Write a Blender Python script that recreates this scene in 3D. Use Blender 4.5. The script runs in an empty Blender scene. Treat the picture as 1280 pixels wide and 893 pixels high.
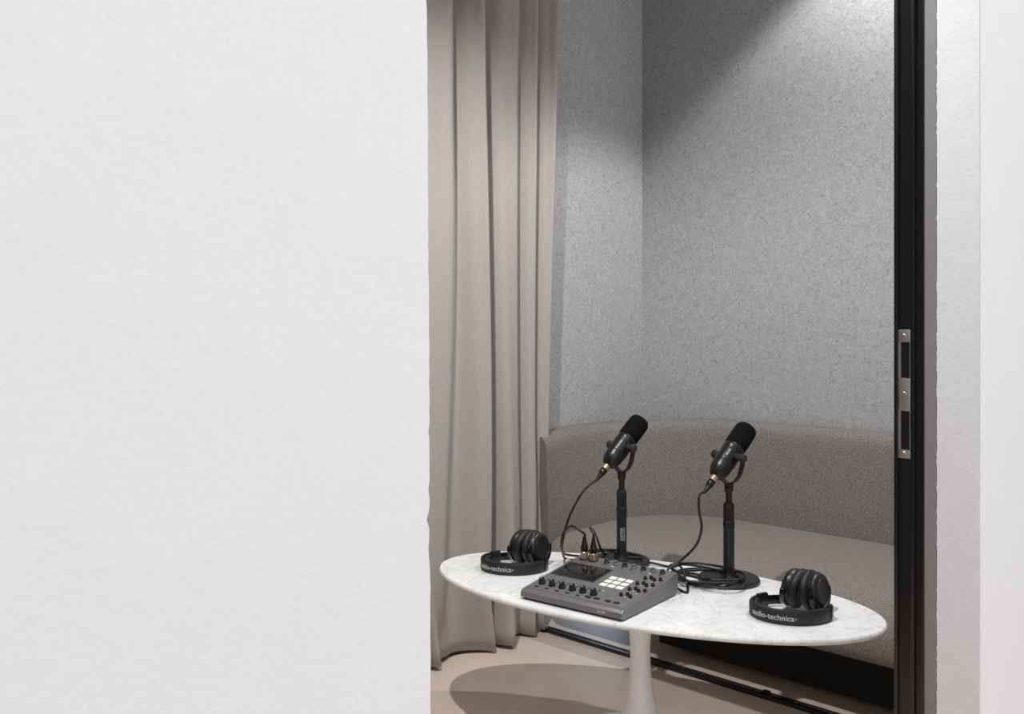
import bpy, bmesh, math, random
import numpy as np
from mathutils import Vector, Matrix
random.seed(4)
F=1150.0; YH=400.0; H=1.05; PHI=math.radians(43)
S,C=math.sin(PHI),math.cos(PHI)
ZT=0.395
ZOOM=None
scene=bpy.context.scene
scene.view_settings.view_transform='Standard'
col=scene.collection
def c2w(X,Y,z): return Vector((C*X-S*Y, S*X+C*Y, z))
def cam_pt(u,v,Y): return c2w((u-640)/F*Y, Y, H-(v-YH)/F*Y)
def plane_pt(u,v,z):
    Y=F*(H-z)/(v-YH); return c2w((u-640)/F*Y,Y,z)
def table_pt(u,v,dz=0.0): return plane_pt(u,v,ZT+dz)

# ---------------- materials
def lin(c):
    return tuple(((x/255)/12.92 if x/255<=.04045 else ((x/255+.055)/1.055)**2.4) for x in c)+(1,)
def newmat(name):
    m=bpy.data.materials.new(name); m.use_nodes=True
    nt=m.node_tree; b=nt.nodes['Principled BSDF']; return m,nt,b
def mat(name,rgb,rough=.5,metal=0,var=.06,scale=40,bump=0.0,bscale=300,spec=None):
    m,nt,b=newmat(name)
    co=nt.nodes.new('ShaderNodeTexCoord')
    n=nt.nodes.new('ShaderNodeTexNoise'); n.inputs['Scale'].default_value=scale; n.inputs['Detail'].default_value=5
    nt.links.new(co.outputs['Object'],n.inputs['Vector'])
    mx=nt.nodes.new('ShaderNodeMix'); mx.data_type='RGBA'
    a=lin(rgb)
    mx.inputs[6].default_value=tuple(x*(1-var) for x in a[:3])+(1,)
    mx.inputs[7].default_value=tuple(min(1,x*(1+var)) for x in a[:3])+(1,)
    nt.links.new(n.outputs['Fac'],mx.inputs[0]); nt.links.new(mx.outputs[2],b.inputs['Base Color'])
    b.inputs['Roughness'].default_value=rough; b.inputs['Metallic'].default_value=metal
    if spec is not None: b.inputs['Specular IOR Level'].default_value=spec
    if bump>0:
        n2=nt.nodes.new('ShaderNodeTexNoise'); n2.inputs['Scale'].default_value=bscale; n2.inputs['Detail'].default_value=4
        nt.links.new(co.outputs['Object'],n2.inputs['Vector'])
        bp=nt.nodes.new('ShaderNodeBump'); bp.inputs['Strength'].default_value=bump; bp.inputs['Distance'].default_value=.002
        nt.links.new(n2.outputs['Fac'],bp.inputs['Height']); nt.links.new(bp.outputs['Normal'],b.inputs['Normal'])
    return m
def ramp_mat(name,stops,scale,detail=8,rough=.9,dist=0,bump=.3,bdist=.003,scale2=None,mixf=.5,spec=.2,stretch=None,nr=.65):
    m,nt,b=newmat(name)
    co=nt.nodes.new('ShaderNodeTexCoord')
    src=co.outputs['Object']
    if stretch:
        mp=nt.nodes.new('ShaderNodeMapping'); mp.inputs['Scale'].default_value=stretch
        nt.links.new(src,mp.inputs['Vector']); src=mp.outputs['Vector']
    n=nt.nodes.new('ShaderNodeTexNoise'); n.inputs['Scale'].default_value=scale; n.inputs['Detail'].default_value=detail
    n.inputs['Distortion'].default_value=dist; n.inputs['Roughness'].default_value=nr
    nt.links.new(src,n.inputs['Vector']); fac=n.outputs['Fac']
    if scale2:
        n2=nt.nodes.new('ShaderNodeTexNoise'); n2.inputs['Scale'].default_value=scale2; n2.inputs['Detail'].default_value=3
        nt.links.new(src,n2.inputs['Vector'])
        mm=nt.nodes.new('ShaderNodeMix'); mm.data_type='FLOAT'; mm.inputs[0].default_value=mixf
        nt.links.new(fac,mm.inputs[2]); nt.links.new(n2.outputs['Fac'],mm.inputs[3]); fac=mm.outputs[0]
    r=nt.nodes.new('ShaderNodeValToRGB'); cr=r.color_ramp
    cr.elements[0].position=stops[0][0]; cr.elements[0].color=lin(stops[0][1])
    cr.elements[1].position=stops[-1][0]; cr.elements[1].color=lin(stops[-1][1])
    for p,c in stops[1:-1]:
        e=cr.elements.new(p); e.color=lin(c)
    nt.links.new(fac,r.inputs['Fac']); nt.links.new(r.outputs['Color'],b.inputs['Base Color'])
    b.inputs['Roughness'].default_value=rough; b.inputs['Specular IOR Level'].default_value=spec
    bp=nt.nodes.new('ShaderNodeBump'); bp.inputs['Strength'].default_value=bump; bp.inputs['Distance'].default_value=bdist
    nt.links.new(fac,bp.inputs['Height']); nt.links.new(bp.outputs['Normal'],b.inputs['Normal'])
    return m
M={}
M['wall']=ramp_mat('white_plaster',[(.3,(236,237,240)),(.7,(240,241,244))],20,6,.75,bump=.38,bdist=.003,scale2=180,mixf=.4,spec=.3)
M['reveal']=ramp_mat('reveal_plaster_shaded',[(.3,(202,203,206)),(.7,(210,211,214))],25,6,.8,bump=.35,bdist=.003,scale2=120,mixf=.4)  # white wall plaster with the reveal's shade put into the colour
M['felt']=ramp_mat('grey_felt',[(.36,(134,134,136)),(.45,(162,162,164)),(.53,(178,178,179)),(.64,(194,194,195))],62,12,.95,dist=1.6,bump=.10,bdist=.0015,scale2=280,mixf=.3,spec=.1,nr=.74)
M['sofaback']=ramp_mat('sofa_back_fabric',[(.36,(92,88,85)),(.5,(120,116,113)),(.64,(148,144,141))],380,3,.95,bump=.5,bdist=.0014,spec=.1)
M['sofaseat']=ramp_mat('sofa_seat_fabric',[(.36,(98,92,88)),(.5,(126,120,115)),(.64,(154,148,143))],380,3,.95,bump=.5,bdist=.0014,spec=.1)
M['curtain']=ramp_mat('curtain_cloth',[(.3,(161,156,152)),(.7,(172,167,163))],260,4,.85,bump=.15,bdist=.001,spec=.15,stretch=(1,1,.25))
M['floor']=ramp_mat('beige_floor',[(.3,(198,181,166)),(.5,(207,191,177)),(.7,(214,199,186))],5,8,.45,dist=.5,bump=.05,bdist=.002,spec=.35)
M['ceiling']=mat('ceiling_paint',(180,180,180),.9)
M['black']=mat('black_metal',(22,22,23),.38,.0,bump=.05)
M['blackmatte']=mat('black_matte',(16,16,17),.8,bump=.1)
M['blackgloss']=mat('black_gloss',(12,12,13),.24)
M['micbody']=mat('black_satin',(13,13,14),.33)
M['leather']=mat('black_leatherette',(20,20,21),.5,bump=.4,bscale=500)
M['foam']=mat('black_foam',(20,20,21),1.0,bump=1,bscale=900,spec=.1)
M['cable']=mat('cable_rubber',(15,15,16),.45)
M['steel']=mat('brushed_steel',(170,166,160),.35,.9,bump=.1)
M['gold']=mat('brass',(205,180,145),.3,.9)
M['white']=mat('white_print',(180,180,180),.6)
M['tulip']=mat('white_lacquer',(240,240,242),.3)
M['greyframe']=mat('grey_seal',(118,117,118),.6)
M['mixer']=mat('mixer_grey',(112,111,111),.42,.25,bump=.1)
M['mixerdark']=mat('mixer_panel',(48,48,49),.5,bump=.08)
M['pad']=mat('pad_white',(232,232,230),.5)
M['screen']=mat('screen_glass',(8,9,11),.18)
M['darkgrey']=mat('dark_plastic',(40,40,41),.45)
def led(name,rgb,s=.6):
    m,nt,b=newmat(name)
    b.inputs['Base Color'].default_value=lin(rgb)
    b.inputs['Emission Color'].default_value=lin(rgb); b.inputs['Emission Strength'].default_value=s
    return m
M['red']=led('led_red',(230,50,30)); M['green']=led('led_green',(110,230,60)); M['orange']=led('led_orange',(250,170,40))
def marble():
    m,nt,b=newmat('carrara_marble')
    co=nt.nodes.new('ShaderNodeTexCoord')
    n=nt.nodes.new('ShaderNodeTexNoise'); n.inputs['Scale'].default_value=8; n.inputs['Detail'].default_value=10; n.inputs['Distortion'].default_value=1.8
    n.inputs['Roughness'].default_value=.6
    nt.links.new(co.outputs['Object'],n.inputs['Vector'])
    ab=nt.nodes.new('ShaderNodeMath'); ab.operation='SUBTRACT'; ab.inputs[1].default_value=.5
    a2=nt.nodes.new('ShaderNodeMath'); a2.operation='ABSOLUTE'
    nt.links.new(n.outputs['Fac'],ab.inputs[0]); nt.links.new(ab.outputs[0],a2.inputs[0])
    r=nt.nodes.new('ShaderNodeValToRGB'); cr=r.color_ramp
    cr.elements[0].position=0; cr.elements[0].color=lin((211,213,216))
    cr.elements[1].position=.04; cr.elements[1].color=lin((237,237,236))
    e=cr.elements.new(.012); e.color=lin((228,229,230))
    nt.links.new(a2.outputs[0],r.inputs['Fac'])
    n3=nt.nodes.new('ShaderNodeTexNoise'); n3.inputs['Scale'].default_value=12; n3.inputs['Detail'].default_value=6
    nt.links.new(co.outputs['Object'],n3.inputs['Vector'])
    r3=nt.nodes.new('ShaderNodeValToRGB'); r3.color_ramp.elements[0].position=.35; r3.color_ramp.elements[0].color=lin((242,243,245)); r3.color_ramp.elements[1].position=.6; r3.color_ramp.elements[1].color=(1,1,1,1)
    nt.links.new(n3.outputs['Fac'],r3.inputs['Fac'])
    mx=nt.nodes.new('ShaderNodeMix'); mx.data_type='RGBA'; mx.blend_type='MULTIPLY'; mx.inputs[0].default_value=1
    nt.links.new(r.outputs['Color'],mx.inputs[6]); nt.links.new(r3.outputs['Color'],mx.inputs[7])
    nt.links.new(mx.outputs[2],b.inputs['Base Color']); b.inputs['Roughness'].default_value=.25
    return m
M['marble']=marble()

# ---------------- mesh helpers
def finish(bm,name,m,parent=None,smooth=True,ang=35):
    bmesh.ops.recalc_face_normals(bm,faces=bm.faces[:])
    if smooth:
        for f in bm.faces: f.smooth=True
        for e in bm.edges:
            if len(e.link_faces)==2 and e.calc_face_angle(0)>math.radians(ang): e.smooth=False
    me=bpy.data.meshes.new(name); bm.to_mesh(me); bm.free()
    ob=bpy.data.objects.new(name,me); col.objects.link(ob)
    me.materials.append(M[m])
    if parent is not None: ob.parent=parent
    return ob
def empty(name,loc,rz=0,label=None,cat=None,group=None):
    e=bpy.data.objects.new(name,None); e.empty_display_size=.05; col.objects.link(e)
    e.location=loc; e.rotation_euler=(0,0,rz)
    if label:e['label']=label
    if cat:e['category']=cat
    if group:e['group']=group
    return e
def add_box(bm,x0,x1,y0,y1,z0,z1,bev=0,seg=2,mtx=None):
    t=bmesh.new()
    bmesh.ops.create_cube(t,size=1)
    for v in t.verts:
        v.co=Vector(((x0+x1)/2+v.co.x*(x1-x0),(y0+y1)/2+v.co.y*(y1-y0),(z0+z1)/2+v.co.z*(z1-z0)))
    if bev>0: bmesh.ops.bevel(t,geom=t.edges[:]+t.verts[:],offset=bev,segments=seg,affect='EDGES',profile=.5)
    if mtx is not None: t.transform(mtx)
    me=bpy.data.meshes.new('t'); t.to_mesh(me); t.free(); bm.from_mesh(me); bpy.data.meshes.remove(me)
def add_lathe(bm,prof,seg=40,mtx=None,sx=1,sy=1):
    rings=[]
    for r,z in prof:
        if r<1e-6:
            rings.append([bm.verts.new((0,0,z))])
        else:
            rings.append([bm.verts.new((r*sx*math.cos(2*math.pi*i/seg),r*sy*math.sin(2*math.pi*i/seg),z)) for i in range(seg)])
    if mtx is not None:
        for rg in rings:
            for v in rg: v.co=mtx@v.co
    for a,b in zip(rings[:-1],rings[1:]):
        for i in range(seg):
            j=(i+1)%seg
            if len(a)==1 and len(b)==1: continue
            if len(a)==1: bm.faces.new((a[0],b[i],b[j]))
            elif len(b)==1: bm.faces.new((a[i],a[j],b[0]))
            else: bm.faces.new((a[i],a[j],b[j],b[i]))
def spline(pts,n=12,closed=False):
    P=[Vector(p) for p in pts]; out=[]
    m=len(P)
    for i in range(m if closed else m-1):
        if closed: p0,p1,p2,p3=P[(i-1)%m],P[i],P[(i+1)%m],P[(i+2)%m]
        else: p0,p1,p2,p3=P[max(i-1,0)],P[i],P[i+1],P[min(i+2,m-1)]
        for k in range(n):
            t=k/n
            out.append(.5*((2*p1)+(-p0+p2)*t+(2*p0-5*p1+4*p2-p3)*t*t+(-p0+3*p1-3*p2+p3)*t**3))
    if not closed: out.append(P[-1])
    return out
def add_tube(bm,pts,r,seg=10,closed=False):
    n=len(pts); rings=[]
    T=[]
    for i in range(n):
        a=pts[i-1] if (i>0 or closed) else pts[i]; b=pts[(i+1)%n] if (i<n-1 or closed) else pts[i]
        T.append((b-a).normalized())
    up=Vector((0,0,1)) if abs(T[0].z)<.9 else Vector((1,0,0))
    N=(up-T[0]*up.dot(T[0])).normalized()
    for i in range(n):
        N=(N-T[i]*N.dot(T[i])).normalized(); B=T[i].cross(N)
        rr=r(i/(n-1)) if callable(r) else r
        rings.append([bm.verts.new(pts[i]+rr*(math.cos(2*math.pi*k/seg)*N+math.sin(2*math.pi*k/seg)*B)) for k in range(seg)])
    for i in range(n if closed else n-1):
        a,b=rings[i],rings[(i+1)%n]
        for k in range(seg): bm.faces.new((a[k],a[(k+1)%seg],b[(k+1)%seg],b[k]))
    if not closed:
        bm.faces.new(rings[0]); bm.faces.new(rings[-1])
def box(name,x0,x1,y0,y1,z0,z1,m,parent=None,bev=0):
    bm=bmesh.new(); add_box(bm,x0,x1,y0,y1,z0,z1,bev); return finish(bm,name,m,parent,smooth=bev>0)
def struct(o): o['kind']='structure'; return o
def text_mesh(s,size,extrude=.0002,bold=.0):
    cu=bpy.data.curves.new('txt','FONT'); cu.body=s; cu.size=size; cu.align_x='CENTER'; cu.align_y='CENTER'; cu.extrude=extrude; cu.offset=bold
    cu.resolution_u=3
    o=bpy.data.objects.new('txt',cu); col.objects.link(o)
    dg=bpy.context.evaluated_depsgraph_get(); dg.update()
    me=bpy.data.meshes.new_from_object(o.evaluated_get(dg))
    bpy.data.objects.remove(o); bpy.data.curves.remove(cu)
    return me
def text_part(name,s,size,fn,parent,bold=0,m='white'):
    me=text_mesh(s,size,bold=bold); me.name=name
    for v in me.vertices: v.co=fn(v.co.copy())
    me.materials.clear(); me.materials.append(M[m])
    ob=bpy.data.objects.new(name,me); col.objects.link(ob); ob.parent=parent; return ob
def dup(root,loc,rz=None):
    def cp(o,par):
        n=o.copy(); col.objects.link(n)
        if par is not None: n.parent=par
        for ch in list(o.children): cp(ch,n)
        return n
    n=cp(root,None); n.location=loc
    if rz is not None: n.rotation_euler=(0,0,rz)
    return n

# ---------------- room shell
WX=-2.131; WY=3.05; CZ=2.75
struct(box('floor',-2.4,3.0,-3.0,4.2,-.1,0,'floor'))
struct(box('ceiling',-2.4,-.46,-.9,3.2,CZ,CZ+.1,'ceiling'))
struct(box('wall_back',-2.4,-.50,WY,WY+.12,0,CZ,'felt'))
struct(box('wall_side',WX-.12,WX,-.9,WY,0,CZ,'felt'))
struct(box('wall_end',WX,-.6,-.9,-.78,0,CZ,'wall'))
def wall_grid():
    bm=bmesh.new(); nz=420
    y1=.4118
    front=[];backr=[];fl=[];bl=[]
    for i in range(nz+1):
        z=CZ*i/nz
        e=.0003*math.sin(z*7)+.0002*math.sin(z*37+1)+random.uniform(-.0003,.0002)
        v=YH-(z-H)/.615*F
        lean=(v-446)/893*.0040
        if .89<z<.94: e+=random.uniform(-.0030,.0002)
        if .97<z<.99: e+=random.uniform(-.0012,.0002)
        front.append(bm.verts.new((-.46,y1+lean+e,z))); fl.append(bm.verts.new((-.46,-3.0,z)))
        backr.append(bm.verts.new((-.6,y1+lean+e-.004,z))); bl.append(bm.verts.new((-.6,-3.0,z)))
    for i in range(nz):
        bm.faces.new((fl[i],front[i],front[i+1],fl[i+1]))
        bm.faces.new((front[i],backr[i],backr[i+1],front[i+1]))
        bm.faces.new((backr[i],bl[i],bl[i+1],backr[i+1]))
        bm.faces.new((bl[i],fl[i],fl[i+1],bl[i+1]))
    bm.faces.new((fl[0],front[0],backr[0],bl[0])); bm.faces.new((fl[-1],front[-1],backr[-1],bl[-1]))
    return finish(bm,'wall_left','wall',smooth=False)
struct(wall_grid())
JY=1.6
struct(box('wall_right',-.5257,-.46,JY+.002,4.2,0,CZ,'wall'))
def reveal():  # thin facing added over wall_right to carry the shaded plaster colour
    bm=bmesh.new(); nz=600; A=[];B=[];Cc=[];D=[]
    for i in range(nz+1):
        z=CZ*i/nz; e=random.uniform(-.0025,.001) if random.random()<.35 else 0
        A.append(bm.verts.new((-.5262+e*.6,JY-.001,z))); B.append(bm.verts.new((-.4608,JY-.001,z)))
        Cc.append(bm.verts.new((-.4603,JY+.004,z))); D.append(bm.verts.new((-.5265,JY+.004,z)))
    for i in range(nz):
        for p,q in ((A,B),(B,Cc),(Cc,D),(D,A)): bm.faces.new((p[i],q[i],q[i+1],p[i+1]))
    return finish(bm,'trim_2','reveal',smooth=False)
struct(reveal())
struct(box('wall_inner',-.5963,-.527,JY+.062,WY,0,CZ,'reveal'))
struct(box('wall_header',-.6,-.462,.42,JY-.002,2.15,CZ,'wall'))
fr=bmesh.new()
add_box(fr,-.5955,-.589,JY-.004,JY+.06,0,2.15,.0008)
add_box(fr,-.589,-.568,JY+.001,JY+.06,0,2.15)
add_box(fr,-.568,-.562,JY-.003,JY+.06,0,2.15,.0008)
add_box(fr,-.562,-.546,JY+.003,JY+.06,0,2.15)
add_box(fr,-.5495,-.546,JY-.003,JY+.06,0,2.15,.0008)
frame=struct(finish(fr,'trim_1','blackgloss'))
o=box('seal_strip',-.546,-.527,JY-.0015,JY+.06,0,2.15,'greyframe',frame); o['label']='grey rubber seal strip'
def strike():
    zc=H-(492-YH)/F*1.575; hh=.1095
    x0,x1=-.5895,-.5685; t=JY-.0005
    bm=bmesh.new()
    y0,y1=t-.0015,t+.002
    zt,zb=zc+hh,zc-hh
    s1t,s1b=zc+.088,zc+.027; s2t,s2b=zc-.029,zc-.095
    xi0,xi1=-.5845,-.5700
    add_box(bm,x0,x1,y0,y1,s1t,zt,.001); add_box(bm,x0,x1,y0,y1,s2t,s1b,.001); add_box(bm,x0,x1,y0,y1,zb,s2b,.001)
    add_box(bm,x0,xi0,y0,y1,s1b,s1t); add_box(bm,xi1,x1,y0,y1,s1b,s1t)
    add_box(bm,x0,xi0,y0,y1,s2b,s2t); add_box(bm,xi1,x1,y0,y1,s2b,s2t)
    p=finish(bm,'strike_plate','steel',frame); p['label']='brushed steel strike plate with two slots'
    for zz in (zt-.011,zc,zb+.008):
        b2=bmesh.new(); mt=Matrix.Translation(((x0+x1)/2,y0-.0003,zz))@Matrix.Rotation(math.pi/2,4,'X')
        add_lathe(b2,[(0,0.0008),(.0028,.0008),(.0038,0),(.0038,-.001),(0,-.001)],20,mt)
        add_box(b2,-.0025,.0025,-.0004,.0004,.0006,.0011,mtx=mt)
        finish(b2,'screw','steel',p)
strike()

# ---------------- curtain
def curtain():
    bm=bmesh.new(); n=820; nz=56; y0,y1=.55,2.425
    rows=[]
    for k in range(nz+1):
        z=.006+ (2.7-.006)*k/nz; h=z/2.7; row=[]
        for i in range(n+1):
            s=i/n; yy=y0+(y1-y0)*s
            ph=2*math.pi*yy/.134+1.5*math.sin(yy*10.3+.5+h*.5)+.7*math.sin(yy*21+ h*2.4)+.6*math.sin(h*3.2+yy*5)
            amp=(.027+.013*math.sin(yy*15+1+h*1.5)+.006*math.sin(yy*33+h*2))*(1+.40*(1-h)**2)
            w=math.sin(ph)+.18*math.sin(2*ph+1.0+2*h)+.05*math.sin(3*ph+h*4)
            x=-2.058+amp*w + .010*math.sin(h*6+yy*9)*(1-h)
            q=max(0,(s-.8)/.2)
            yy2=yy+.006*math.sin(ph)*(1-h)-.055*min(1,1.35*(1-h))**1.3*q-.045*q*max(0,(.5-z)/.5)**1.5
            if z<.18: x+=(.18-z)*.13*math.sin(ph*1.5+1); yy2+=(.18-z)*.06*math.sin(ph*.8)
            x=max(x,-2.124)
            row.append(bm.verts.new((x,yy2,max(.004,z+(.006+.006*math.sin(ph*.5) if k==0 else 0)))))
        rows.append(row)
    for a,b in zip(rows[:-1],rows[1:]):
        for i in range(n): bm.faces.new((a[i],a[i+1],b[i+1],b[i]))
    ob=finish(bm,'curtain','curtain',ang=180)
    m=ob.modifiers.new('thick','SOLIDIFY'); m.thickness=.0022; m.offset=0
    ob['label']='floor-length greige fabric curtain hanging in soft pleats'; ob['category']='curtain'
    return ob
curtain()

# ---------------- sofa
def sofa():
    root=empty('sofa',(-1.3,2.6,0),0,'grey-brown upholstered corner bench sofa against the felt wall','sofa')
    off=Vector((-1.3,2.6,0))
    yf=2.925; xf=-2.028; R=.44
    path=[];
    for i in range(30): path.append((Vector((-.61+(xf+R+.61)*i/29, yf,0)),Vector((0,1,0))))
    for i in range(1,24):
        a=math.radians(90+90*i/24); c=Vector((xf+R,yf-R,0)); d=Vector((math.cos(a),math.sin(a),0))
        path.append((c+d*R,d))
    for i in range(12): path.append((Vector((xf,yf-R-(yf-R-2.345)*i/11,0)),Vector((-1,0,0))))
    prof=[(-.05,.27),(-.05,.34),(-.035,.44),(-.015,.55),(-.003,.63),(.003,.662),(.018,.681),(.04,.687),(.08,.687),(.103,.681),(.113,.662),(.115,.60),(.115,.27)]
    bm=bmesh.new(); rings=[]
    N=len(path)
    for k,(p,nv) in enumerate(path):
        t=max(0,(k-(N-30))/30); dz=-.032*t
        t2=max(0,(k-(N-16))/15)
        rings.append([bm.verts.new(p+nv*((o_*(1-t2*.85) if o_<0 else min(o_,.100)))+Vector((0,0,z+(dz if z>.5 else 0)))-off) for o_,z in prof])
    for a,b in zip(rings[:-1],rings[1:]):
        for i in range(len(prof)): j=(i+1)%len(prof); bm.faces.new((a[i],a[j],b[j],b[i]))
    bm.faces.new(rings[0]); bm.faces.new(rings[-1])
    o=finish(bm,'backrest','sofaback',root,ang=60); o['label']='curved grey fabric backrest'
    def outline(ins,n=12):
        x0,x1,y0,y1=-2.03+ins,-.61-ins*.02,2.30+ins,2.945
        pts=[]
        def arc(cx,cy,r,a0,a1):
            for i in range(n+1):
                a=math.radians(a0+(a1-a0)*i/n); pts.append((cx+r*math.cos(a),cy+r*math.sin(a)))
        arc(x0+.28,y1-.28,.28,180,90); 
        for i in range(1,20): pts.append((x0+.28+(x1-.01-x0-.28)*i/20,y1))
        arc(x1-.01,y1-.01,.01,90,0); arc(x1-.02,y0+.02,.02,0,-90)
        for i in range(1,20): pts.append((x1-.02+(x0+.06-x1+.02)*i/20,y0))
        arc(x0+.06,y0+.06,.06,-90,-180)
        return pts
    bm=bmesh.new(); rings=[]
    for ins,z in [(.10,.178),(.05,.178),(.02,.182),(.006,.194),(0,.215),(-.004,.24),(0,.268),(.010,.295),(.028,.318),(.055,.335),(.09,.345),(.13,.350),(.18,.352),(.22,.353)]:
        rings.append([bm.verts.new(Vector((x,y,z))-off) for x,y in outline(ins)])
    for a,b in zip(rings[:-1],rings[1:]):
        L=len(a)
        for i in range(L): bm.faces.new((a[i],a[(i+1)%L],b[(i+1)%L],b[i]))
    bm.faces.new(rings[0]); bm.faces.new(rings[-1])
    o=finish(bm,'seat_cushion','sofaseat',root,ang=70); o['label']='soft rounded grey-beige seat cushion'
    bm=bmesh.new(); add_box(bm,-1.66+1.3,-.62+1.3,2.47-2.6,2.87-2.6,.02,.178); 
    finish(bm,'under_seat_box','blackmatte',root,smooth=False)  # matte black box filling the space under the seat
    bm=bmesh.new()
    add_box(bm,-2.05+1.3,-.61+1.3,2.335-2.6,2.350-2.6,.0,.012,.002)
    finish(bm,'floor_rail','black',root)
    bm=bmesh.new()
    add_box(bm,-2.05+1.3,-.61+1.3,2.375-2.6,2.381-2.6,.0,.005,.001)
    add_box(bm,-1.25+1.3,-1.23+1.3,2.335-2.6,2.385-2.6,.0,.008,.002)
    finish(bm,'rail_bracket','black',root)
sofa()

# ---------------- table
pts=[(552,711),(560,699),(600,690),(692,690),(820,701),(950,722),(1050,748),(1101,766),(1107,776),(1094,787),(1040,796),(970,798),(900,796),(790,783),(700,769),(620,746),(575,729)]
P=np.array([tuple(table_pt(u,v))[:2] for u,v in pts])
mean=P.mean(0); Q=P-mean
A=np.stack([Q[:,0]**2,Q[:,0]*Q[:,1],Q[:,1]**2,Q[:,0],Q[:,1]],1)
co=np.linalg.lstsq(A,np.ones(len(P)),rcond=None)[0]
a,b,c,d,e=co
cen=np.linalg.solve(np.array([[2*a,b],[b,2*c]]),-np.array([d,e]))
k=1-(a*cen[0]**2+b*cen[0]*cen[1]+c*cen[1]**2+d*cen[0]+e*cen[1])
w,Vv=np.linalg.eigh(np.array([[a,b/2],[b/2,c]])/k)
ax=1/np.sqrt(w); maj=Vv[:,0]; ang=math.atan2(maj[1],maj[0])
if ang>math.pi/2: ang-=math.pi
if ang<-math.pi/2: ang+=math.pi
TC=mean+cen
TC=TC+np.array([math.cos(ang),math.sin(ang)])*.004
TA,TB=float(ax[0])+.006,float(ax[1])
def table():
    root=empty('pedestal_table',(float(TC[0]),float(TC[1]),0),ang,'oval white marble table on a white tulip pedestal','table')
    bm=bmesh.new(); seg=128
    def ring(ins,z): return [bm.verts.new(((TA-ins)*math.cos(2*math.pi*i/seg),(TB-ins)*math.sin(2*math.pi*i/seg),z)) for i in range(seg)]
    rs=[ring(.12,ZT-.020),ring(.035,ZT-.020),ring(.008,ZT-.014),ring(.001,ZT-.009),ring(0,ZT-.006),ring(.0005,ZT-.003),ring(.003,ZT),ring(.05,ZT)]
    for p,q in zip(rs[:-1],rs[1:]):
        for i in range(seg): bm.faces.new((p[i],p[(i+1)%seg],q[(i+1)%seg],q[i]))
    bm.faces.new(rs[0]); bm.faces.new(rs[-1])
    o=finish(bm,'table_top','marble',root,ang=50); o['label']='white marble top with faint grey veins'
    bm=bmesh.new()
    prof=[(0,.0),(.205,.0),(.21,.003),(.205,.006),(.17,.010),(.13,.016),(.095,.030),(.070,.052),(.050,.084),(.037,.122),(.029,.165),(.0250,.21),(.0245,.25),(.0265,.285),(.031,.32),(.039,.35),(.052,.368),(.075,ZT-.021),(0,ZT-.021)]
    sp=spline([Vector((r,0,z)) for r,z in prof[1:-1]],6)
    add_lathe(bm,[(0,0)]+[(p.x,p.z) for p in sp]+[(0,ZT-.021)],64)
    finish(bm,'pedestal','tulip',root,ang=60)
table()

# ---------------- mic stands
S1=table_pt(777,704); S2=table_pt(911,727)
def rot_to(dirv): return Vector((0,0,1)).rotation_difference(dirv).to_matrix().to_4x4()
def stand():
    root=empty('microphone_stand',S1,math.radians(43),'short black tabletop microphone stand with round weighted base','microphone stand','tabletop microphone stands')
    bm=bmesh.new()
    add_lathe(bm,[(0,0),(.074,0),(.076,.002),(.076,.008),(.073,.012),(.05,.0145),(.022,.016),(.019,.022),(.019,.03),(.0,.03)],72)
    finish(bm,'base','black',root)
    bm=bmesh.new()
    add_lathe(bm,[(0,.02),(.0135,.02),(.0135,.137),(0,.137)],32)
    finish(bm,'lower_tube','black',root)
    bm=bmesh.new()
    add_lathe(bm,[(0,.135),(.0135,.135),(.0145,.139),(.0145,.150),(.012,.153),(.0125,.178),(.0135,.181),(.0135,.192),(.011,.197),(0,.197)],32)
    for i in range(18):
        a=i*2*math.pi/18; add_box(bm,-.0007,.0007,-.0007,.0007,.154,.177,mtx=Matrix.Translation((.0125*math.cos(a),.0125*math.sin(a),0)))
    finish(bm,'clutch','blackmatte',root)
    bm=bmesh.new()
    add_lathe(bm,[(0,.19),(.008,.19),(.008,.225),(.011,.226),(.011,.236),(.007,.238),(0,.238)],28)
    finish(bm,'upper_tube','black',root)
    def wrap(R,zc,xo):
        def f(c):
            t=(c.y+xo)/R
            r=R+.0003+c.z
            return Vector((r*math.sin(-t), -r*math.cos(t), zc+c.x))
        return f
    text_part('lettering','GATOR',.010,wrap(.0135,.080,.001),root,bold=.0001)
    text_part('lettering','FRAMEWORKS',.0055,wrap(.0135,.080,-.006),root)
    return root
st=stand(); st2=dup(st,S2,math.radians(215))
EL=math.radians(42)
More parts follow.
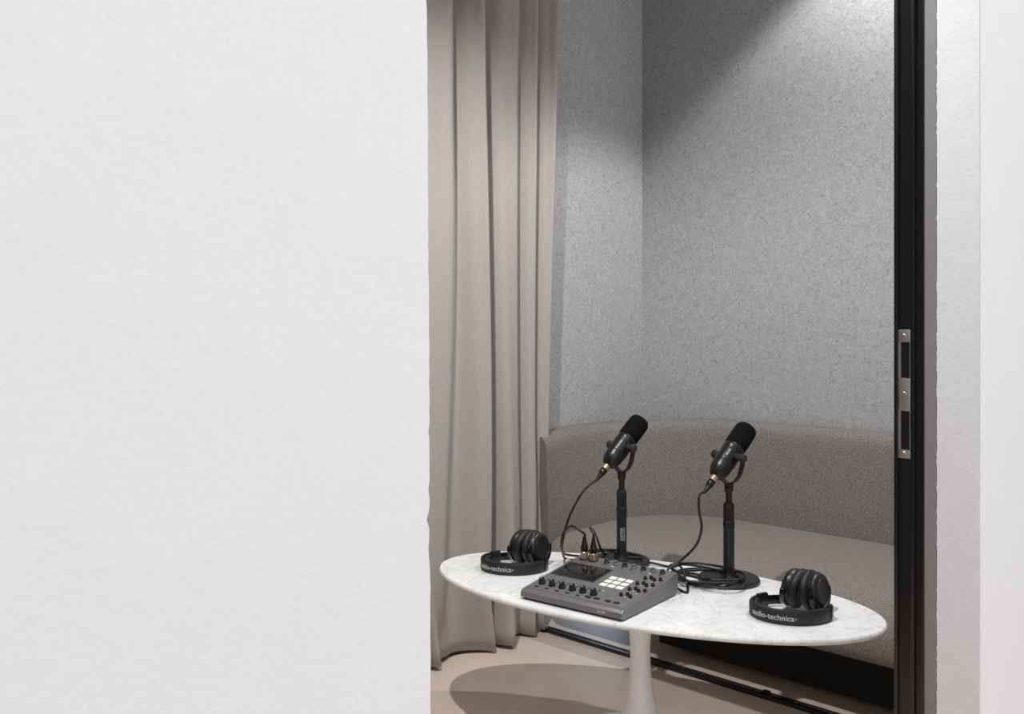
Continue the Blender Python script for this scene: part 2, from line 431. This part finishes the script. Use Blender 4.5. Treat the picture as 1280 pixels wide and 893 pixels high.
def mic():
    root=empty('microphone',S1+Vector((0,0,.238)),math.radians(-10.1),'black broadcast microphone with foam windscreen in a yoke bracket','microphone','podcast microphones')
    PZ=.076
    mt=Matrix.Translation((0,0,PZ))@Matrix.Rotation(-(math.pi/2-EL),4,'X')@Matrix.Translation((0,0,-.008))
    bm=bmesh.new()
    add_lathe(bm,[(0,.036),(.026,.036),(.0278,.040),(.0284,.055),(.0284,.088),(.0275,.098),(.024,.1045),(.015,.1075),(0,.108)],48,mt)
    finish(bm,'windscreen','foam',root,ang=60)
    bm=bmesh.new()
    add_lathe(bm,[(0,-.062),(.012,-.062),(.016,-.059),(.020,-.052),(.0230,-.045),(.0250,-.038),(.0260,-.032),(.0262,-.020),(.0256,-.0195),(.0256,-.018),(.0266,-.017),(.0270,-.012),(.0270,.020),(.0262,.021),(.0262,.023),(.0268,.024),(.0271,.033),(.026,.037),(0,.037)],56,mt)
    finish(bm,'body','micbody',root)
    bm=bmesh.new(); Ry=.043; cross=[(-.0075,-.0016),(.0075,-.0016),(.0075,.0016),(-.0075,.0016)]
    rings=[]
    for i in range(41):
        a=math.radians(-184+188*i/40)
        ca,sa=math.cos(a),math.sin(a)
        rings.append([bm.verts.new(((Ry+r_)*ca,wd,PZ+ (PZ-.007+r_)*sa)) for wd,r_ in cross])
    for p,q in zip(rings[:-1],rings[1:]):
        for k in range(4): bm.faces.new((p[k],p[(k+1)%4],q[(k+1)%4],q[k]))
    bm.faces.new(rings[0]); bm.faces.new(rings[-1])
    add_lathe(bm,[(0,-.0),(.012,-.0),(.012,.006),(.009,.010),(0,.010)],28)
    finish(bm,'yoke','black',root)
    for sgn in (-1,1):
        bm=bmesh.new(); m2=Matrix.Translation((sgn*.024,0,PZ))@Matrix.Rotation(sgn*math.pi/2,4,'Y')
        add_lathe(bm,[(0,0),(.009,0),(.009,.0205),(.0105,.021),(.0105,.025),(.0085,.027),(0,.027)],28,m2)
        finish(bm,'pivot_knob','darkgrey',root)
    def f(c):
        R=.0273+c.z; t=c.y/R
        base=math.radians(-58)
        p=Vector((R*math.cos(base+t),R*math.sin(base+t),.0+c.x+.003))
        return mt@p
    text_part('lettering','SHURE',.0070,f,root,bold=.0001)
    return root,mt
mc,mmt=mic(); mc2=dup(mc,S2+Vector((0,0,.238)))
def tail(loc,t):
    M_=Matrix.Translation(loc)@Matrix.Rotation(math.radians(-10.1),4,'Z')@mmt
    return M_@Vector((0,0,t))

# ---------------- mixer
mxr=empty('audio_mixer',c2w(.208,2.176,ZT),math.radians(5),'dark grey podcast mixer with white pads, knobs and small screen','audio mixer')
W2,D2=.138,.130
RZ=.032
def pz(y): return .022+RZ*(y+D2)/(2*D2)
def PM(x,y,dz=0):
    tilt=math.atan(RZ/(2*D2))
    return Matrix.Translation((x,y,pz(y)+dz))@Matrix.Rotation(tilt,4,'X')
def mixer():
    root=mxr
    bm=bmesh.new()
    prof=[(-D2+.012,0.002),(-D2,.006),(-D2+.002,.018),(-D2+.008,pz(-D2+.008)),(D2-.006,pz(D2-.006)),(D2,pz(D2)-.006),(D2-.004,.010),(D2-.012,.002)]
    xs=[-W2,-W2+.002,W2-.002,W2]; ins=[.0015,0,0,.0015]
    rings=[]
    for x,i_ in zip(xs,ins):
        rings.append([bm.verts.new((x,y*(1-i_*6),.025+(z-.025)*(1-i_*30))) for y,z in prof])
    for p,q in zip(rings[:-1],rings[1:]):
        for k in range(8): bm.faces.new((p[k],p[(k+1)%8],q[(k+1)%8],q[k]))
    bm.faces.new(rings[0]); bm.faces.new(rings[-1])
    finish(bm,'body','mixer',root,ang=25)
    bm=bmesh.new()
    add_box(bm,-W2+.006,W2-.006,-.112,.118,-.0002,.0010,.0005,mtx=PM(0,0))
    finish(bm,'control_panel','mixer',root)
    bm=bmesh.new(); add_box(bm,-.058,.058,-.040,.040,.0008,.0022,.0008,mtx=PM(-.068,.025)); finish(bm,'screen','screen',root)
    bm=bmesh.new(); add_box(bm,-.064,.064,-.046,.044,.0004,.0014,.0006,mtx=PM(-.068,.025)); o=finish(bm,'screen_bezel','mixerdark',root)
    for i in range(3):
        for j in range(3):
            bm=bmesh.new(); add_box(bm,-.0090,.0090,-.0078,.0078,.0006,.004,.0012,mtx=PM(.024+i*.022,-.022+j*.0215)); finish(bm,'pad','pad',root)
    for i in range(6):
        x=-.112+i*.029
        bm=bmesh.new(); add_box(bm,-.0015,.0015,-.020,.020,.0009,.0013,mtx=PM(x,-.068)); finish(bm,'fader_slot','blackmatte',root)
        bm=bmesh.new(); mt=PM(x,-.078)
        add_lathe(bm,[(.0088,.001),(.0088,.005),(.0070,.007),(.0066,.014),(.0055,.0155),(0,.0155)],24,mt)
        finish(bm,'knob','blackmatte',root)
        bm=bmesh.new(); add_box(bm,-.0008,.0008,-.006,0,.0154,.0160,mtx=mt); finish(bm,'knob_mark','white',root)
        bm=bmesh.new(); add_box(bm,-.005,.005,-.002,.002,.0009,.0028,.0005,mtx=PM(x,-.100)); finish(bm,'button','darkgrey',root)
        bm=bmesh.new(); add_box(bm,-.0022,.0022,-.0012,.0012,.0009,.0018,.0003,mtx=PM(x+.008,-.050)); finish(bm,'indicator_light',('green','orange','orange','green','red','green')[i],root)
    for i in range(4):
        for j in range(4):
            x=.092+i*.012; y=-.055+j*.036
            if i==3 and j==0: continue
            yy=y+(.008 if i%2 else 0)
            bm=bmesh.new(); mt=PM(x,yy)
            add_lathe(bm,[(.0048,.001),(.0048,.003),(.0040,.004),(.0036,.008),(0,.0085)],18,mt)
            finish(bm,'knob','blackmatte',root)
            bm=bmesh.new(); add_box(bm,-.0014,.0014,-.0009,.0009,.0008,.0016,mtx=PM(x,yy-.010)); finish(bm,'indicator_light',('red','pad','green','pad','orange','pad')[(i+j*3)%6],root)
    for i in range(7):
        x=-.045+i*.026
        bm=bmesh.new(); mt=PM(x,.102)
        add_lathe(bm,[(.0070,.001),(.0070,.004),(.0058,.005),(.0054,.010),(0,.0105)],22,mt)
        finish(bm,'knob',('darkgrey','mixer')[i%2],root)
        bm=bmesh.new(); add_box(bm,-.003,.003,-.0012,.0012,.0008,.0018,mtx=PM(x,.087)); finish(bm,'button',('darkgrey','pad','darkgrey','darkgrey','darkgrey','pad','darkgrey')[i],root)
    for x in (.03,.052,.082,.104):
        bm=bmesh.new(); add_box(bm,-.007,.007,-.004,.004,.0009,.0032,.0008,mtx=PM(x,-.095)); finish(bm,'button','darkgrey',root)
    for x in (-.11,-.083):
        bm=bmesh.new(); add_lathe(bm,[(.0115,.0),(.0125,.001),(.0125,.003),(.0095,.0032),(0,.0032)],24,PM(x,.100)); finish(bm,'jack_socket','blackmatte',root)
    text_part('lettering','ZOOM',.007,lambda c: Vector((c.x+.085,-D2+.0005-c.z,.0125+c.y)),root,bold=.0002)
mixer()

# ---------------- cables
def plug_mesh(length=.045):
    bm=bmesh.new()
    add_lathe(bm,[(0,0),(.0085,0),(.009,.001),(.009,.018),(.0095,.019),(.0095,.030),(.0080,.033),(.0065,.040),(.0045,.052),(.0035,.056),(0,.056)],24)
    return bm
def build_cable(name,pts,plugs,label):
    base=pts[len(pts)//2]
    root=empty(name,(base[0],base[1],base[2]),0,label,'cable','microphone cables')
    b=Vector(base)
    bm=bmesh.new(); sp=spline(pts,10); add_tube(bm,[p-b for p in sp],.0031,10)
    finish(bm,'cord','cable',root,ang=80)
    for pos,d in plugs:
        mt=Matrix.Translation(pos-b)@rot_to(d)
        bm=plug_mesh(); bm.transform(mt); finish(bm,'plug','blackgloss',root)
        bm=bmesh.new(); add_lathe(bm,[(.0092,.000),(.0096,.0005),(.0096,.017),(.0092,.0175),(.0092,.0)],24,mt)
        o=finish(bm,'plug_shell','gold',root); o['label']='pale brass metal plug shell'
    return root
def mixw(x,y,dz=0):
    return Matrix.Translation(mxr.location)@Matrix.Rotation(math.radians(5),4,'Z')@PM(x,y,dz)@Vector((0,0,0))
dd=(tail(S1+Vector((0,0,.238)),-.1)-tail(S1+Vector((0,0,.238)),0)).normalized()
R=.0033
def loop(cu,cv,r1,r2,a0,a1,n,z0,dz,wob=.006,wx=0,wy=0):
    c=table_pt(cu,cv); out=[]
    for i in range(n):
        t=i/(n-1); a=math.radians(a0+(a1-a0)*t)
        r=r1+(r2-r1)*t
        out.append(Vector((c.x+r*1.15*math.cos(a)+wob*math.sin(a*1.7+cu)+wx*math.sin(a*.37+1),c.y+r*.85*math.sin(a)+wob*math.cos(a*1.3+cv)+wy*math.cos(a*.41),ZT+z0+dz*t)))
    return out
m1=S1+Vector((0,0,.238)); m2=S2+Vector((0,0,.238))
t1=tail(m1,-.058); e1=tail(m1,-.112)
p1=mixw(-.11,.100,.002); up=Vector((0,0,1))
pts1=[e1,cam_pt(731,612,2.375),cam_pt(719,631,2.37),cam_pt(709,654,2.37),cam_pt(703,680,2.38),table_pt(706,698,R),table_pt(722,700,R)]
pts1+=loop(766,703,.060,.074,200,-690,26,R,.016,.008,.008,.006)
pts1+=[table_pt(718,695,.012),cam_pt(703,688,2.40),cam_pt(704,668,2.37),cam_pt(714,658,2.34),cam_pt(724,663,2.32),p1+up*.062,p1+up*.054]
build_cable('microphone_cable',pts1,[(t1,dd),(p1,up)],'black microphone cable looping behind the mixer')
t2=tail(m2,-.058); e2=tail(m2,-.112)
p2=mixw(-.083,.100,.002)
pts2=[e2,cam_pt(874,620,2.19),cam_pt(874,640,2.19),cam_pt(877,660,2.20),cam_pt(870,682,2.21),cam_pt(850,702,2.25),table_pt(834,714,R),table_pt(840,730,R),table_pt(858,741,R)]
pts2+=loop(882,728,.060,.088,250,250+360*5,66,R,.022,.014,.018,.013)
pts2+=[table_pt(850,708,.012),table_pt(838,709,R),table_pt(815,704,R+.004),table_pt(780,698,.012),table_pt(755,692,.02),cam_pt(744,668,2.34),cam_pt(738,660,2.325),p2+up*.066,p2+up*.054]
build_cable('microphone_cable',pts2,[(t2,dd),(p2,up)],'black microphone cable coiled loosely round the stand base')

# ---------------- headphones
def headphones(loc):
    root=empty('headphones',loc,PHI,'black over-ear studio headphones lying folded on the marble table','headphones','studio headphones')
    rx,ry=.084,.068; cx,cy=0,0
    def bp(a,r=0):
        a=math.radians(a); n=Vector((math.cos(a)/rx,math.sin(a)/ry,0)).normalized()
        return Vector((cx+rx*math.cos(a),cy+ry*math.sin(a),0))+n*r
    def strip(name,a0,a1,r0,r1,z0,z1,m,n=60,edge=.003):
        bm=bmesh.new(); rings=[]
        for i in range(n+1):
            a=a0+(a1-a0)*i/n
            cr=[(r0,z0+edge),(r0+edge*.6,z0),(r1-edge*.6,z0),(r1,z0+edge),(r1,z1-edge),(r1-edge*.6,z1),(r0+edge*.6,z1),(r0,z1-edge)]
            rings.append([bm.verts.new(bp(a,r)+Vector((0,0,z))) for r,z in cr])
        for p,q in zip(rings[:-1],rings[1:]):
            for k in range(8): bm.faces.new((p[k],p[(k+1)%8],q[(k+1)%8],q[k]))
        bm.faces.new(rings[0]); bm.faces.new(rings[-1])
        return finish(bm,name,m,root,ang=50)
    strip('headband',136,338,-.004,.005,.001,.031,'leather')
    strip('headband_pad',150,322,-.017,-.002,.002,.029,'leather',edge=.007)
    strip('slider',74,140,-.002,.003,.005,.026,'blackgloss')
    strip('slider',335,365,-.002,.003,.005,.026,'blackgloss')
    strip('hinge',118,138,-.006,.007,.002,.033,'black',edge=.005)
    strip('hinge',333,348,-.006,.007,.002,.033,'black',edge=.005)
    arc=[];s=0;prev=bp(170,.0052)
    for i in range(0,1601):
        a=170+i*.1; p=bp(a,.0052); s+=(p-prev).length; arc.append((s,a)); prev=p
    def a_at(sv):
        lo=0;hi=len(arc)-1
        while lo<hi:
            mid=(lo+hi)//2
            if arc[mid][0]<sv: lo=mid+1
            else: hi=mid
        return arc[lo][1]
    sc=[x for x in arc if x[1]>=232][0][0]
    text_part('lettering','audio-technica',.0168,lambda c: bp(a_at(c.x+sc),.0054+c.z)+Vector((0,0,.0155+c.y)),root,bold=.0002)
    text_part('lettering','\u00ae',.006,lambda c: bp(a_at(c.x+sc+.0525),.0054+c.z)+Vector((0,0,.0145+c.y)),root)
    mid=Vector((.042,.034,.0475))
    for sgn in (-1,1):
        if sgn==1: d=Vector((.78,-.62,.14)).normalized(); cc=mid
        else: d=Vector((-.80,.60,.18)).normalized(); cc=mid+Vector((-.004,.002,-.001))
        mt=Matrix.Translation(cc)@rot_to(d)@Matrix.Scale(1.03,4)
        bm=bmesh.new()
        prof=[(.022,.006),(.025,.0025),(.031,.0003),(.037,.0008),(.0415,.004),(.0442,.0095),(.0440,.0150),(.0415,.0195),(.036,.021)]
        add_lathe(bm,prof,48,mt); finish(bm,'ear_pad','leather',root,ang=90)
        bm=bmesh.new()
        add_lathe(bm,[(0,.008),(.024,.008),(.036,.019),(.0390,.0200),(.0398,.0215),(.0398,.029),(.0388,.0300),(.0380,.0305),(.0385,.0312),(.0370,.0355),(.033,.0390),(.028,.0405),(.026,.0398),(.0,.0393)],48,mt); finish(bm,'ear_cup','black',root,ang=40)
        bm=bmesh.new()
        add_lathe(bm,[(.0262,.0392),(.0262,.0412),(.0282,.0412),(.0286,.0402)],48,mt); finish(bm,'trim_ring','darkgrey',root)
        bm=bmesh.new()
        inv=mt.to_3x3().inverted(); upl=(inv@Vector((-.2*sgn,0,-1))); a0=math.atan2(upl.y,upl.x)
        rr=[]
        for i in range(33):
            t=a0+math.radians(-100+200*i/32)
            rr.append([bm.verts.new(mt@Vector((r_*math.cos(t),r_*math.sin(t),zz))) for r_,zz in ((.0415,.025),(.0445,.025),(.0445,.036),(.0415,.036))])
        for p,q in zip(rr[:-1],rr[1:]):
            for k in range(4): bm.faces.new((p[k],p[(k+1)%4],q[(k+1)%4],q[k]))
        bm.faces.new(rr[0]); bm.faces.new(rr[-1])
        for v in bm.verts: v.co.z=max(v.co.z,.002)
        for sg in (-1,1):
            t=a0+math.radians(95*sg)
            add_lathe(bm,[(0,-.004),(.005,-.004),(.005,.003),(.004,.004),(0,.004)],18,mt@Matrix.Translation((.0425*math.cos(t),.0425*math.sin(t),.0305))@Matrix.Rotation(t,4,'Z')@Matrix.Rotation(math.pi/2,4,'Y'))
        finish(bm,'fork','blackgloss',root)
    bm=bmesh.new(); hp=[]
    for i in range(90):
        t=i/89; a=t*2*math.pi*7
        b0=Vector((.03+.05*t,-.035+.03*t+.01*math.sin(t*3),.0085)); hp.append(b0+Vector((.0,.0062*math.cos(a),.0062*math.sin(a))))
    hp=hp+[Vector((.088,.01,.004)),Vector((.085,.03,.004)),Vector((.07,.045,.006))]
    add_tube(bm,hp,.0017,6); finish(bm,'lead','cable',root,ang=80)
    return root
hpL=headphones(table_pt(643,711)); hpR=dup(hpL,table_pt(988,770))
hpR.rotation_euler=(0,0,PHI-.08)

# ---------------- lights
def spot(name,loc,target,power,size,blend,rad,color=(1,1,1)):
    l=bpy.data.lights.new(name,'SPOT'); l.energy=power; l.spot_size=math.radians(size); l.spot_blend=blend; l.shadow_soft_size=rad; l.color=color
    o=bpy.data.objects.new(name,l); col.objects.link(o); o.location=loc
    o.rotation_euler=(Vector(target)-Vector(loc)).to_track_quat('-Z','Y').to_euler(); return o
def area(name,loc,target,power,sx,sy,color=(1,1,1)):
    l=bpy.data.lights.new(name,'AREA'); l.shape='RECTANGLE'; l.size=sx; l.size_y=sy; l.energy=power; l.color=color
    o=bpy.data.objects.new(name,l); col.objects.link(o); o.location=loc
    o.rotation_euler=(Vector(target)-Vector(loc)).to_track_quat('-Z','Y').to_euler(); return o
spot('downlight_key',(-1.17,.84,2.68),(-1.35,2.1,0),165,92,.6,.025,(1,.985,.965))
spot('downlight_back',(-.9,2.74,2.70),(-.9,2.74,0),78,108,.25,.05,(1,.99,.975))
spot('side_felt_fill',(-.85,2.93,2.5),(-2.13,2.62,1.8),6,85,1.0,.05,(1,.99,.98))  # added spot that brightens the side felt wall, no known fixture
area('under_sofa_glow',(-2.02,2.62,.16),(-2.0,2.55,0),.4,.15,.3,(.6,.78,1))  # added blue area light to tint the floor here, not a sofa lamp
area('hall_fill',(1.4,.8,2.7),(-.2,.9,1.0),28,2.0,2.5,(1,1,1))  # added area fill that brightens the hall walls, unseen
wd=bpy.data.worlds.new('world'); scene.world=wd; wd.use_nodes=True
bg=wd.node_tree.nodes['Background']; bg.inputs[0].default_value=(.975,.982,1,1); bg.inputs[1].default_value=.74

cam=bpy.data.cameras.new('cam'); cam.sensor_width=36; cam.lens=36*F/1280; cam.shift_y=-(446.5-YH)/1280; cam.clip_start=.02
if ZOOM:
    zu,zv,k=ZOOM
    cam.lens*=k; cam.shift_x=(zu-640)/1280*k; cam.shift_y=-(zv-YH)/1280*k
co_=bpy.data.objects.new('camera',cam); col.objects.link(co_); co_.location=(0,0,H); co_.rotation_euler=(math.pi/2,0,PHI)
scene.camera=co_
